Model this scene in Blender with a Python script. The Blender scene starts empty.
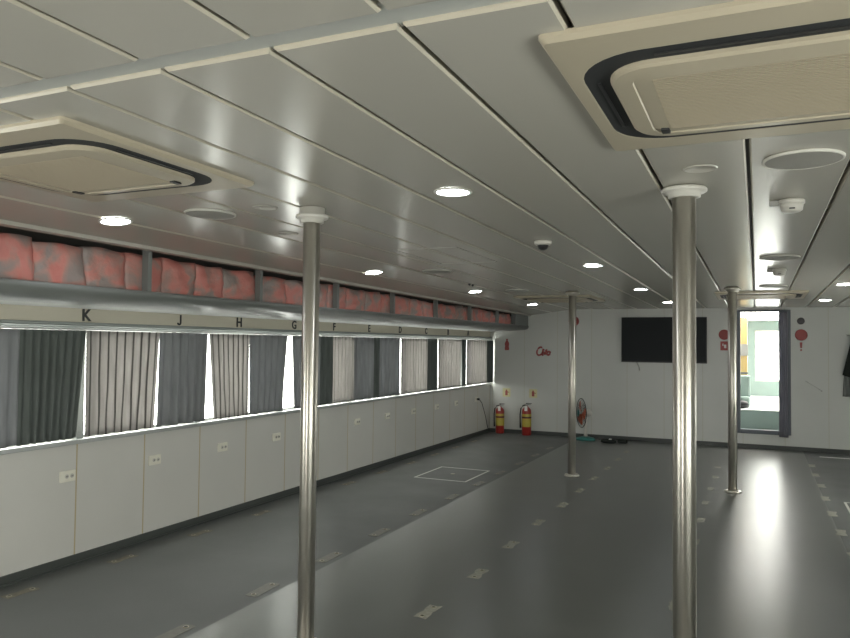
import bpy, bmesh, math, random
from mathutils import Vector, Matrix
random.seed(7)
PI = math.pi
C = bpy.context.scene.collection

# ------------------------------------------------------------------ camera, world, exposure
def set_camera():
    f, yaw, pitch, roll = 731.41, -0.426238, 0.0327882, 0.0107846
    cy, sy, cp, sp = math.cos(yaw), math.sin(yaw), math.cos(pitch), math.sin(pitch)
    fw = Vector((sy*cp, cy*cp, sp)); r = Vector((cy, -sy, 0)); u = r.cross(fw)
    cr, sr = math.cos(roll), math.sin(roll)
    r2 = cr*r + sr*u; u2 = -sr*r + cr*u
    cam = bpy.data.cameras.new('camera'); o = bpy.data.objects.new('camera', cam); C.objects.link(o)
    cam.sensor_width = 36; cam.lens = f/850*36; cam.clip_start = .05; cam.clip_end = 300
    m = Matrix((r2, u2, -fw)).transposed().to_4x4(); m.translation = (0, 0, 1.55)
    o.matrix_world = m
    bpy.context.scene.camera = o
set_camera()
SKY = 13.0
LAMP = 30.0
w = bpy.data.worlds.new('sky'); bpy.context.scene.world = w; w.use_nodes = True
bg = w.node_tree.nodes['Background']; bg.inputs[0].default_value = (1.0, .965, .905, 1); bg.inputs[1].default_value = SKY
vs = bpy.context.scene.view_settings
vs.view_transform = 'Standard'; vs.look = 'None'; vs.gamma = 1; vs.use_curve_mapping = False
vs.exposure = 0.32

def portal(loc, rot, sx, sy):
    l = bpy.data.lights.new('daylight', 'AREA'); l.shape = 'RECTANGLE'; l.size = sx; l.size_y = sy
    l.cycles.is_portal = True
    o = bpy.data.objects.new('daylight', l); C.objects.link(o); o.location = loc; o.rotation_euler = rot

# ------------------------------------------------------------------ materials
def mat(name, col, rough=.5, metal=0, spec=.5, noise=0, nscale=8, bump=0, bscale=60, coat=0, stretch=None, rvar=0, emit=0, aniso=0):
    m = bpy.data.materials.new(name); m.use_nodes = True
    nt = m.node_tree; b = nt.nodes['Principled BSDF']
    b.inputs['Base Color'].default_value = (*col, 1); b.inputs['Roughness'].default_value = rough
    b.inputs['Metallic'].default_value = metal; b.inputs['Specular IOR Level'].default_value = spec
    b.inputs['Coat Weight'].default_value = coat
    if aniso: b.inputs['Anisotropic'].default_value = aniso
    if emit:
        b.inputs['Emission Color'].default_value = (*col, 1); b.inputs['Emission Strength'].default_value = emit
    tc = nt.nodes.new('ShaderNodeTexCoord'); mp = nt.nodes.new('ShaderNodeMapping')
    nt.links.new(tc.outputs['Object'], mp.inputs[0])
    if stretch: mp.inputs['Scale'].default_value = stretch
    if noise or rvar:
        n = nt.nodes.new('ShaderNodeTexNoise'); n.inputs['Scale'].default_value = nscale; n.inputs['Detail'].default_value = 5
        nt.links.new(mp.outputs[0], n.inputs[0])
        if noise:
            mx = nt.nodes.new('ShaderNodeMix'); mx.data_type = 'RGBA'
            mx.inputs[6].default_value = (*[c*(1-noise) for c in col], 1); mx.inputs[7].default_value = (*[min(1, c*(1+noise)) for c in col], 1)
            nt.links.new(n.outputs[0], mx.inputs[0]); nt.links.new(mx.outputs[2], b.inputs['Base Color'])
        if rvar:
            mr = nt.nodes.new('ShaderNodeMapRange'); mr.inputs[3].default_value = max(0.02, rough-rvar); mr.inputs[4].default_value = rough+rvar
            mr.inputs[1].default_value = .3; mr.inputs[2].default_value = .7
            nt.links.new(n.outputs[0], mr.inputs[0]); nt.links.new(mr.outputs[0], b.inputs['Roughness'])
    if bump:
        n2 = nt.nodes.new('ShaderNodeTexNoise'); n2.inputs['Scale'].default_value = bscale; n2.inputs['Detail'].default_value = 4
        nt.links.new(mp.outputs[0], n2.inputs[0])
        bp = nt.nodes.new('ShaderNodeBump'); bp.inputs['Strength'].default_value = bump; bp.inputs['Distance'].default_value = .02
        nt.links.new(n2.outputs[0], bp.inputs['Height']); nt.links.new(bp.outputs[0], b.inputs['Normal'])
    return m

def seam_wall(name, col, seam, axis, offset, pitch, wid, rough=.4):
    """painted wall panels with thin coloured joints every `pitch` metres along an axis"""
    m = mat(name, col, rough, noise=.04, nscale=3)
    nt = m.node_tree; b = nt.nodes['Principled BSDF']
    src = b.inputs['Base Color'].links[0].from_socket
    tc = nt.nodes.new('ShaderNodeTexCoord'); sx = nt.nodes.new('ShaderNodeSeparateXYZ'); nt.links.new(tc.outputs['Object'], sx.inputs[0])
    def M(op, a, v=None):
        n = nt.nodes.new('ShaderNodeMath'); n.operation = op
        nt.links.new(a, n.inputs[0])
        if v is not None: n.inputs[1].default_value = v
        return n.outputs[0]
    a = M('ADD', sx.outputs[axis], -offset + pitch*200.5)
    a = M('MODULO', a, pitch); a = M('SUBTRACT', a, pitch/2); a = M('ABSOLUTE', a); a = M('LESS_THAN', a, wid/2)
    mx = nt.nodes.new('ShaderNodeMix'); mx.data_type = 'RGBA'; nt.links.new(a, mx.inputs[0]); nt.links.new(src, mx.inputs[6])
    mx.inputs[7].default_value = (*seam, 1); nt.links.new(mx.outputs[2], b.inputs['Base Color'])
    return m

def cloth(name, col, trans, rough=.9, fold_shade=0):
    m = bpy.data.materials.new(name); m.use_nodes = True; nt = m.node_tree
    nt.nodes.remove(nt.nodes['Principled BSDF']); out = nt.nodes['Material Output']
    d = nt.nodes.new('ShaderNodeBsdfDiffuse'); t = nt.nodes.new('ShaderNodeBsdfTranslucent'); mx = nt.nodes.new('ShaderNodeMixShader')
    tc = nt.nodes.new('ShaderNodeTexCoord'); mp = nt.nodes.new('ShaderNodeMapping'); mp.inputs['Scale'].default_value = (1, 9, 1.2)
    n = nt.nodes.new('ShaderNodeTexNoise'); n.inputs['Scale'].default_value = 4; n.inputs['Detail'].default_value = 6
    nt.links.new(tc.outputs['Object'], mp.inputs[0]); nt.links.new(mp.outputs[0], n.inputs[0])
    c = nt.nodes.new('ShaderNodeMix'); c.data_type = 'RGBA'; c.inputs[6].default_value = (*[x*.75 for x in col], 1); c.inputs[7].default_value = (*[x*1.2 for x in col], 1)
    nt.links.new(n.outputs[0], c.inputs[0]); nt.links.new(c.outputs[2], d.inputs[0]); nt.links.new(c.outputs[2], t.inputs[0])
    mx.inputs[0].default_value = trans
    nt.links.new(d.outputs[0], mx.inputs[1]); nt.links.new(t.outputs[0], mx.inputs[2]); nt.links.new(mx.outputs[0], out.inputs[0])
    if fold_shade:   # dark lines painted in for the dimmer light through doubled folds
        sx = nt.nodes.new('ShaderNodeSeparateXYZ'); nt.links.new(tc.outputs['UV'], sx.inputs[0]); p = sx.outputs[0]
        for op, v in (('MULTIPLY', fold_shade), ('FRACT', 0), ('SUBTRACT', .5), ('ABSOLUTE', 0), ('LESS_THAN', .085)):
            q = nt.nodes.new('ShaderNodeMath'); q.operation = op; nt.links.new(p, q.inputs[0]); q.inputs[1].default_value = v; p = q.outputs[0]
        c2 = nt.nodes.new('ShaderNodeMix'); c2.data_type = 'RGBA'; nt.links.new(p, c2.inputs[0]); nt.links.new(c.outputs[2], c2.inputs[6]); c2.inputs[7].default_value = (*[x*.36 for x in col], 1)
        nt.links.new(c2.outputs[2], d.inputs[0]); nt.links.new(c2.outputs[2], t.inputs[0])
    return m

def glass_mat():
    m = bpy.data.materials.new('window_glass'); m.use_nodes = True; nt = m.node_tree
    nt.nodes.remove(nt.nodes['Principled BSDF']); out = nt.nodes['Material Output']
    t = nt.nodes.new('ShaderNodeBsdfTransparent'); t.inputs[0].default_value = (.93, .96, .95, 1)
    g = nt.nodes.new('ShaderNodeBsdfGlossy'); g.inputs['Roughness'].default_value = .02
    mx = nt.nodes.new('ShaderNodeMixShader'); mx.inputs[0].default_value = .06
    nt.links.new(t.outputs[0], mx.inputs[1]); nt.links.new(g.outputs[0], mx.inputs[2]); nt.links.new(mx.outputs[0], out.inputs[0])
    return m

def foil_mat():
    """pink faced insulation with grey foil patches"""
    m = mat('insulation_foil', (.50, .19, .17), .45, bump=.6, bscale=14)
    nt = m.node_tree; b = nt.nodes['Principled BSDF']
    oi = nt.nodes.new('ShaderNodeObjectInfo'); tc = nt.nodes.new('ShaderNodeTexCoord')
    va = nt.nodes.new('ShaderNodeVectorMath'); va.operation = 'ADD'; nt.links.new(tc.outputs['Object'], va.inputs[0])
    sc = nt.nodes.new('ShaderNodeVectorMath'); sc.operation = 'SCALE'; sc.inputs['Scale'].default_value = 40
    cb = nt.nodes.new('ShaderNodeCombineXYZ'); 
    for i in range(3): nt.links.new(oi.outputs['Random'], cb.inputs[i])
    nt.links.new(cb.outputs[0], sc.inputs[0]); nt.links.new(sc.outputs[0], va.inputs[1])
    n = nt.nodes.new('ShaderNodeTexNoise'); n.inputs['Scale'].default_value = 5.5; n.inputs['Detail'].default_value = 3; n.inputs['Distortion'].default_value = .6
    nt.links.new(va.outputs[0], n.inputs[0])
    cr = nt.nodes.new('ShaderNodeValToRGB'); e = cr.color_ramp.elements
    e[0].position = .38; e[0].color = (.29, .24, .225, 1); e[1].position = .60; e[1].color = (.56, .20, .175, 1)
    k = cr.color_ramp.elements.new(.47); k.color = (.42, .24, .21, 1); k = cr.color_ramp.elements.new(.54); k.color = (.55, .22, .19, 1)
    nt.links.new(n.outputs[0], cr.inputs[0]); nt.links.new(cr.outputs[0], b.inputs['Base Color'])
    return m

M = {}
M['floor_c'] = mat('grey_vinyl_centre', (.115, .120, .112), .30, noise=.12, nscale=2.2, bump=.04, bscale=90, rvar=.0)
M['floor_s'] = mat('grey_vinyl_aisle', (.105, .110, .108), .50, noise=.12, nscale=2.2, bump=.08, bscale=120, rvar=.05)
M['ceil'] = mat('satin_painted_ceiling', (.455, .435, .385), .24, spec=.6, bump=.018, bscale=2.2, stretch=(1, .35, 1))
M['ceil_gap'] = mat('ceiling_recess', (.10, .095, .085), .6)
M['channel'] = mat('channel_plate_grey', (.46, .47, .45), .35, spec=.5)
M['lip'] = mat('cream_lip', (.52, .475, .385), .4)
M['lip_long'] = mat('panel_edge', (.46, .425, .35), .4)
M['wallL'] = seam_wall('left_wall_panels', (.62, .61, .575), (.48, .40, .25), 1, 3.66, .617, .012)
M['wallB'] = seam_wall('back_wall_panels', (.56, .57, .545), (.48, .47, .40), 0, -1.94, .58, .008, .35)
M['wall'] = mat('painted_wall', (.58, .57, .54), .45, noise=.04, nscale=3)
M['cream'] = mat('cream_wall_band', (.60, .56, .46), .45)
M['base'] = mat('dark_skirting', (.055, .062, .058), .45)
M['rail'] = mat('grey_rail', (.27, .29, .28), .4, metal=.2)
M['alu'] = mat('brushed_aluminium', (.45, .46, .46), .35, metal=.7)
M['duct'] = mat('grey_sheet_metal', (.17, .182, .175), .42, metal=.0, spec=.5, noise=.08, nscale=3, stretch=(1, .4, 1))
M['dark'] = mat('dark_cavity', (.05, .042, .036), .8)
M['steel'] = mat('stainless_steel', (.66, .63, .57), .34, metal=1, aniso=.85)
_nt = M['steel'].node_tree; _t = _nt.nodes.new('ShaderNodeTangent'); _t.direction_type = 'RADIAL'; _t.axis = 'Z'
_nt.links.new(_t.outputs[0], _nt.nodes['Principled BSDF'].inputs['Tangent']); _nt.nodes['Principled BSDF'].inputs['Anisotropic Rotation'].default_value = 0.25
M['white'] = mat('white_plastic', (.60, .585, .535), .35)
M['ivory'] = mat('yellowed_plastic', (.44, .39, .295), .38, noise=.05, nscale=4)
M['grille_in'] = mat('grille_plastic', (.41, .355, .26), .5)
M['black'] = mat('black_plastic', (.018, .019, .020), .4)
M['slot'] = mat('dark_slot', (.02, .022, .024), .7)
M['led'] = mat('led_lens', (.93, .97, 1.0), .4, emit=LAMP)
M['grey'] = mat('grey_plastic', (.33, .33, .31), .5)
M['spk'] = mat('speaker_grille', (.30, .29, .26), .5, bump=.3, bscale=300)
M['red'] = mat('red_paint', (.31, .026, .021), .3)
M['redsign'] = mat('red_sign', (.34, .075, .07), .5)
M['yellow'] = mat('yellow_label', (.47, .38, .06), .5)
M['signy'] = mat('pale_yellow_sign', (.62, .58, .33), .5)
M['paper'] = mat('white_tag', (.75, .75, .73), .6)
M['teal'] = mat('teal_plastic', (.035, .165, .15), .35)
M['orange'] = mat('orange_plastic', (.50, .10, .04), .35)
M['screen'] = mat('tv_screen', (.010, .013, .015), .55, spec=.25)
M['foil'] = foil_mat(); M['outlet'] = mat('outlet_plastic', (.80, .78, .68), .35); M['scuff'] = mat('brown_scuff', (.16, .145, .11), .5, noise=.45, nscale=40)
M['glass'] = glass_mat()
M['plate'] = mat('worn_seat_plate', (.150, .146, .125), .45, noise=.35, nscale=30)
M['glue'] = mat('old_glue_mark', (.31, .30, .25), .5, noise=.45, nscale=40)
M['brass'] = mat('worn_brass', (.42, .39, .30), .35, metal=.6)
M['hatchw'] = mat('white_hatch_line', (.62, .62, .58), .5)
M['sheer'] = cloth('sheer_curtain', (.365, .352, .342), .44, fold_shade=1)
M['curt'] = cloth('grey_curtain', (.26, .265, .275), .25)
M['curtd'] = cloth('dark_grey_curtain', (.13, .145, .138), .06)
M['doorc'] = cloth('door_curtain', (.36, .36, .41), .30)
M['jacket'] = cloth('dark_cloth', (.035, .040, .036), .02)
M['towel'] = cloth('grey_cloth', (.22, .23, .22), .05)
M['frame'] = mat('blue_grey_frame', (.10, .115, .135), .4)
M['green'] = mat('pale_green_panel', (.24, .315, .29), .5)
M['bench'] = mat('bench_face', (.25, .33, .31), .5)
M['btop'] = mat('white_top', (.82, .82, .82), .5)
M['ylw'] = mat('yellow_cabinet', (.52, .38, .16), .5)
M['ventd'] = mat('vent_dark', (.085, .078, .082), .5)
M['mark'] = mat('pale_residue', (.56, .55, .51), .6)

# ------------------------------------------------------------------ mesh helpers
class MB:
    def __init__(s): s.v = []; s.f = []; s.mi = []; s.sm = []
    def add(s, vs, fs, mi=0, smooth=False):
        o = len(s.v); s.v += [tuple(v) for v in vs]
        for f in fs: s.f.append([i+o for i in f]); s.mi.append(mi); s.sm.append(smooth)
    def box(s, x0, x1, y0, y1, z0, z1, mi=0, zf=None):
        z = zf or (lambda x, y: 0)
        vs = [(x, y, zz+z(x, y)) for zz in (z0, z1) for (x, y) in ((x0, y0), (x1, y0), (x1, y1), (x0, y1))]
        s.add(vs, [(3, 2, 1, 0), (4, 5, 6, 7), (0, 1, 5, 4), (1, 2, 6, 5), (2, 3, 7, 6), (3, 0, 4, 7)], mi)
    def prism(s, pts, axis, a, b, mi=0, smooth=False):
        """polygon pts (2D) extruded along axis from a to b"""
        def P(p, t):
            return {0: (t, p[0], p[1]), 1: (p[0], t, p[1]), 2: (p[0], p[1], t)}[axis]
        n = len(pts); vs = [P(p, a) for p in pts] + [P(p, b) for p in pts]
        fs = [(i, (i+1) % n, n+(i+1) % n, n+i) for i in range(n)]
        s.add(vs, fs, mi, smooth); s.add(vs, [tuple(range(n))[::-1], tuple(range(n, 2*n))], mi)
    def lathe(s, prof, c=(0, 0, 0), n=32, mi=0, axis='z', sy=1.0, cap=True):
        vs = []
        for (r, h) in prof:
            for k in range(n):
                a = 2*PI*k/n; p = (r*math.cos(a), r*math.sin(a)*sy, h)
                if axis == 'x': p = (p[2], p[0], p[1])
                elif axis == 'y': p = (p[0], -p[2], p[1])
                vs.append((c[0]+p[0], c[1]+p[1], c[2]+p[2]))
        fs = [(j*n+k, j*n+(k+1) % n, (j+1)*n+(k+1) % n, (j+1)*n+k) for j in range(len(prof)-1) for k in range(n)]
        s.add(vs, fs, mi, True)
        if cap:
            s.add(vs, [tuple(range(n))[::-1], tuple(range((len(prof)-1)*n, len(prof)*n))], mi)
    def tube(s, path, r, n=8, mi=0):
        path = [Vector(p) for p in path]; rings = []
        for i, p in enumerate(path):
            t = (path[min(i+1, len(path)-1)]-path[max(i-1, 0)]).normalized()
            a = Vector((0, 0, 1)) if abs(t.z) < .9 else Vector((1, 0, 0))
            u = t.cross(a).normalized(); v = t.cross(u)
            rr = r[i] if isinstance(r, (list, tuple)) else r
            rings += [p+rr*(math.cos(2*PI*k/n)*u+math.sin(2*PI*k/n)*v) for k in range(n)]
        fs = [(j*n+k, j*n+(k+1) % n, (j+1)*n+(k+1) % n, (j+1)*n+k) for j in range(len(path)-1) for k in range(n)]
        s.add(rings, fs, mi, True); s.add(rings, [tuple(range(n)), tuple(range((len(path)-1)*n, len(path)*n))[::-1]], mi)
    def build(s, name, mats, parent=None, bevel=0, loc=None):
        me = bpy.data.meshes.new(name); me.from_pydata(s.v, [], s.f)
        for m in (mats if isinstance(mats, (list, tuple)) else [mats]): me.materials.append(m)
        for p, mi, sm in zip(me.polygons, s.mi, s.sm): p.material_index = mi; p.use_smooth = sm
        bm = bmesh.new(); bm.from_mesh(me); bmesh.ops.remove_doubles(bm, verts=bm.verts, dist=1e-6)
        bmesh.ops.recalc_face_normals(bm, faces=bm.faces); bm.to_mesh(me); bm.free()
        o = bpy.data.objects.new(name, me); C.objects.link(o)
        if parent: o.parent = parent
        if loc: o.location = loc
        if bevel:
            b = o.modifiers.new('bevel', 'BEVEL'); b.width = bevel; b.segments = 2; b.limit_method = 'ANGLE'; b.angle_limit = math.radians(40)
        return o

def tag(o, label, cat, group=None, kind=None):
    o['label'] = label; o['category'] = cat
    if group: o['group'] = group
    if kind: o['kind'] = kind
    return o
def struct(o): o['kind'] = 'structure'; return o
def empty(name, loc, rz=0):
    o = bpy.data.objects.new(name, None); C.objects.link(o); o.location = loc; o.rotation_euler = (0, 0, rz); o.empty_display_size = .05
    return o
def copy_tree(o, parent=None):
    c = o.copy(); C.objects.link(c)
    if parent: c.parent = parent
    for ch in list(o.children): copy_tree(ch, c)
    return c
ORD = ['first', 'second', 'third', 'fourth', 'fifth', 'sixth', 'seventh', 'eighth', 'ninth', 'tenth', 'eleventh', 'twelfth',
       'thirteenth', 'fourteenth', 'fifteenth', 'sixteenth', 'seventeenth', 'eighteenth', 'nineteenth', 'twentieth', 'twenty-first', 'twenty-second',
       'twenty-third', 'twenty-fourth', 'twenty-fifth', 'twenty-sixth', 'twenty-seventh', 'twenty-eighth', 'twenty-ninth', 'thirtieth', 'thirty-first', 'thirty-second', 'thirty-third', 'thirty-fourth', 'thirty-fifth', 'thirty-sixth']

# ------------------------------------------------------------------ room dimensions
XL, XR, YB, YF = -4.3085, 2.10, 12.30, -3.2
def cz(x, y):
    """underside of the ceiling: falls gently to the bow, drops a little to the side"""
    z = 2.280 - .011076*y
    if x < -2.85: z -= .09*(-2.85-x)/.71
    return z

# floor
fl = MB()
fl.box(XL-.1, -2.722, YF-.1, YB+.1, -.1, 0, 1); fl.box(-2.722, .618, YF-.1, YB+.1, -.1, 0.0, 0); fl.box(.618, XR+.1, YF-.1, YB+.1, -.1, 0, 1)
struct(fl.build('floor', [M['floor_c'], M['floor_s']]))

# ceiling: recessed backing with planks that run fore and aft, broken by a cross channel
ce = MB()
ce.box(XL-.1, -2.85, YF-.1, 12.4, .03, .10, 1, cz)
ce.box(-2.85, XR+.1, YF-.1, 12.4, .03, .10, 1, cz)
edges = [-3.56] + [-3.203+.3527*k for k in range(0, 17)]
CH0, CH1 = 1.385, 1.462
for a, b in zip(edges[:-1], edges[1:]):
    g = .007
    t = random.uniform(-.0012, .0012)
    for (y0, y1) in ((YF, -1.2), (-1.19, CH0), (CH1, YB)):
        x0, x1 = a+g, min(b-g, XR)
        lip = .014
        zf = lambda x, y, x0=x0, x1=x1, t=t: cz(x, y)+t*((x-x0)/(x1-x0)-.5)*2
        # plank face slightly chamfered at its long edges and ends
        ins = .006
        lo = [(x0+ins, y0+ins), (x1-ins, y0+ins), (x1-ins, y1-ins), (x0+ins, y1-ins)]
        hi = [(x0, y0), (x1, y0), (x1, y1), (x0, y1)]
        vs_ = [(x, y, zf(x, y)) for x, y in lo] + [(x, y, zf(x, y)+.007) for x, y in hi] + [(x, y, zf(x, y)+.026) for x, y in hi]
        ce.add(vs_, [(3, 2, 1, 0)], 0)
        ce.add(vs_, [(k, (k+1) % 4, 4+(k+1) % 4, 4+k) for k in (0, 2)] + [(4+k, 4+(k+1) % 4, 8+(k+1) % 4, 8+k) for k in range(4) if k % 2 == 0], 2)
        ce.add(vs_, [(k, (k+1) % 4, 4+(k+1) % 4, 4+k) for k in (1, 3)] + [(4+k, 4+(k+1) % 4, 8+(k+1) % 4, 8+k) for k in (1, 3)], 3)
struct(ce.build('ceiling', [M['ceil'], M['ceil_gap'], M['lip'], M['lip_long']]))
t = MB(); t.box(-3.56, -2.85, CH0-.02, CH1+.02, .012, .016, 0, cz); t.box(-2.85, XR, CH0-.02, CH1+.02, .012, .016, 0, cz); struct(t.build('trim_1', M['channel']))

# walls with window openings
def wall_with_holes(x0, x1, y0, y1, z0, z1, holes, mi=0):
    """wall normal to x; holes = list of (ya, yb, za, zb) in y order sharing za, zb"""
    m = MB(); za, zb = holes[0][2], holes[0][3]
    m.box(x0, x1, y0, y1, z0, za, 0); m.box(x0, x1, y0, y1, zb, z1, 1)
    c = y0
    for h in holes:
        m.box(x0, x1, c, h[0], za, zb, 2); c = h[1]
    m.box(x0, x1, c, y1, za, zb, 2)
    return m
WY = [-2.5, -1.26, -.02, 1.22, 2.46, 3.68, 4.86, 6.055, 7.42, 8.67, 9.93, 11.06, 12.26]
SILL, HEAD = .856, 1.622
holesL = [(a+.03, b-.03, SILL, HEAD) for a, b in zip(WY[:-1], WY[1:])]
struct(wall_with_holes(XL-.09, XL, YF-.1, YB+.1, 0, 2.40, holesL).build('wall_left', [M['wallL'], M['cream'], M['rail']]))
holesR = [(a+.03, b-.03, SILL, HEAD) for a, b in zip(WY[:-1], WY[1:])]  # unseen right windows, put in to let daylight into the room
struct(wall_with_holes(XR, XR+.09, YF-.1, YB+.1, 0, 2.40, holesR).build('wall_right', [M['wall'], M['wall'], M['rail']]))
# windows: an aluminium frame and a pane each
wn = 1
for side, hs in (('l', holesL), ('r', holesR)):
    X = XL-.06 if side == 'l' else XR+.06
    for h in hs:
        m = MB(); f = .022
        m.box(X-.02, X+.02, h[0], h[1], SILL, SILL+f); m.box(X-.02, X+.02, h[0], h[1], HEAD-f, HEAD)
        m.box(X-.02, X+.02, h[0], h[0]+f, SILL+f, HEAD-f); m.box(X-.02, X+.02, h[1]-f, h[1], SILL+f, HEAD-f)
        o = struct(m.build('window_%d' % wn, M['alu'])); wn += 1  # those on the right are unseen, added to let daylight in
        g = MB(); g.box(X-.003, X+.003, h[0]+f, h[1]-f, SILL+f, HEAD-f); g.build('pane', M['glass'], o)
        portal((X+(-.05 if side == 'l' else .05), (h[0]+h[1])/2, (SILL+HEAD)/2), (0, -PI/2 if side == 'l' else PI/2, 0), HEAD-SILL, h[1]-h[0])
# head rail and sill along the left wall
t = MB(); t.box(XL, XL+.035, YF, YB, 1.626, 1.668); t.box(XL+.035, XL+.045, YF, YB, 1.640, 1.650); struct(t.build('trim_2', M['rail'], bevel=.004))
t = MB(); t.box(XL, XL+.03, YF, YB, .826, .858); struct(t.build('trim_3', M['alu'], bevel=.004))
t = MB(); t.box(XR-.03, XR, YF, YB, .826, .858); struct(t.build('trim_4', M['alu'], bevel=.004))
# back wall with the doorway
DX0, DX1, DZ0, DZ1 = -.285, .462, .222, 2.11
m = MB(); m.box(XL-.1, DX0, YB, YB+.08, 0, 2.4); m.box(DX1, XR+.1, YB, YB+.08, 0, 2.4); m.box(DX0, DX1, YB, YB+.08, 0, DZ0); m.box(DX0, DX1, YB, YB+.08, DZ1, 2.4)
struct(m.build('wall_back', M['wallB']))
# wall behind the camera, with an unseen opening added to let daylight in
m = MB(); m.box(XL-.1, -2.2, YF-.08, YF, 0, 2.45); m.box(-1.1, XR+.1, YF-.08, YF, 0, 2.45); m.box(-2.2, -1.1, YF-.08, YF, 2.0, 2.45)
struct(m.build('wall_front', M['wall']))
portal((-1.65, YF-.1, 1.0), (PI/2, 0, 0), 1.1, 2.0)
m = MB(); m.box(-3.2, -.1, YF-4, YF-.1, -.1, 0); struct(m.build('added_floor_outside', M['floor_s']))
# skirting
for nm, b in (('baseboard_left', (XL, XL+.015, YF, YB)), ('baseboard_back', (XL, XR, YB-.015, YB)), ('baseboard_right', (XR-.015, XR, YF, YB))):
    m = MB(); m.box(*b, 0, .062); m.box(b[0], b[1]+(.012 if nm.endswith('left') else 0), b[2]-(.012 if nm.endswith('back') else 0), b[3], 0, .012)
    struct(m.build(nm, M['base']))

# ------------------------------------------------------------------ forward cabin seen through the doorway
m = MB(); m.box(-1.6, 1.8, YB+.08, 13.0, .1, .2); struct(m.build('floor_cabin', M['floor_s']))
m = MB(); m.box(-1.6, 1.8, YB+.08, 13.2, 2.32, 2.4); m.box(-1.6, 1.8, 14.75, 16.9, 2.32, 2.4); struct(m.build('ceiling_cabin_and_shade_roof', M['wall']))  # far roof piece added to keep sky light off the green wall
WX0, WX1, WZ0, WZ1 = -.04, 1.2, .83, 1.89
m = MB(); m.box(-1.6, WX0, 16.7, 16.78, .2, 2.08); m.box(WX1, 1.8, 16.7, 16.78, .2, 2.08); m.box(WX0, WX1, 16.7, 16.78, .2, WZ0); m.box(WX0, WX1, 16.7, 16.78, WZ1, 2.08)
struct(m.build('wall_cabin', M['green']))
m = MB(); m.box(-1.6, 1.8, 16.66, 16.8, 2.08, 2.10); struct(m.build('trim_6', M['white']))
m = MB(); m.box(-1.68, -1.6, YB+.08, 16.78, .2, 2.32); m.box(1.8, 1.88, YB+.08, 16.78, .2, 2.32); struct(m.build('wall_cabin_sides', M['green']))
m = MB(); f = .03; x0, x1, z0, z1 = WX0, WX1, WZ0, WZ1
m.box(x0, x1, 16.72, 16.76, z0, z0+f); m.box(x0, x1, 16.72, 16.76, z1-f, z1); m.box(x0, x0+f, 16.72, 16.76, z0+f, z1-f); m.box(x1-f, x1, 16.72, 16.76, z0+f, z1-f)
o = struct(m.build('window_%d' % wn, M['white'])); wn += 1
g = MB(); g.box(x0+f, x1-f, 16.737, 16.743, z0+f, z1-f); g.build('pane', M['glass'], o)
portal(((x0+x1)/2, 16.80, (z0+z1)/2), (-PI/2, 0, 0), x1-x0, z1-z0)
portal((.1, 13.975, 2.40), (0, 0, 0), 3.4, 1.55)
portal((.1, 16.80, 2.2), (-PI/2, 0, 0), 3.4, .24)
# raised deck with a white top
e = empty('raised_platform', (.1, 14.85, .2))
tag(e, 'pale green platform with bright white top just beyond the doorway', 'platform')
m = MB(); m.box(-1.69, 1.69, -1.85, 1.84, 0, .315); m.build('platform_face', M['bench'], e)
m = MB(); m.box(-1.69, 1.69, -1.86, 1.84, .315, .33); m.build('platform_top', M['btop'], e, .004)
e = empty('yellow_cabinet', (-.47, 13.82, .53)); tag(e, 'yellow cupboard seen at the left inside the lit doorway', 'cabinet')
m = MB(); m.box(-.5, .32, -.12, .26, 0, 1.52); m.build('cabinet_body', M['ylw'], e, .008)
m = MB(); m.box(-.5, .33, -.135, -.12, .86, 1.06); m.build('dark_panel', M['grey'], e)
m = MB(); m.box(-.5, .33, -.14, -.12, .55, .58); m.build('shelf_edge', M['frame'], e)
e = empty('padded_seat', (-.40, 13.42, .53)); tag(e, 'pale green padded seat on the platform, left inside the doorway', 'seat')
m = MB(); m.box(-.3, .285, -.10, .10, 0, .18); m.build('seat_pad', M['green'], e, .02)
m = MB(); m.box(-.3, .295, .1, .22, 0, .53); m.build('seat_back', M['green'], e, .03)
m = MB(); m.lathe([(.02, 0), (.10, .02), (.12, .06), (.09, .11), (.03, .13)], (0, 0, 0), 20, sy=.7)
tag(m.build('bag', M['black'], loc=(-.235, 13.18, .53)), 'small black bag on the platform beside the doorway jamb', 'bag')
# door frame
fr = MB(); q = .05
fr.box(DX0, DX0+.05, YB-.012, YB+.10, DZ0, DZ1); fr.box(DX1-.06, DX1, YB-.012, YB+.10, DZ0, DZ1); fr.box(DX0+.05, DX1-.06, YB-.012, YB+.10, DZ0, DZ0+.06); fr.box(DX0+.05, DX1-.06, YB-.012, YB+.10, DZ1-.03, DZ1)
struct(fr.build('door_1', M['frame'], bevel=.004))

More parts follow.
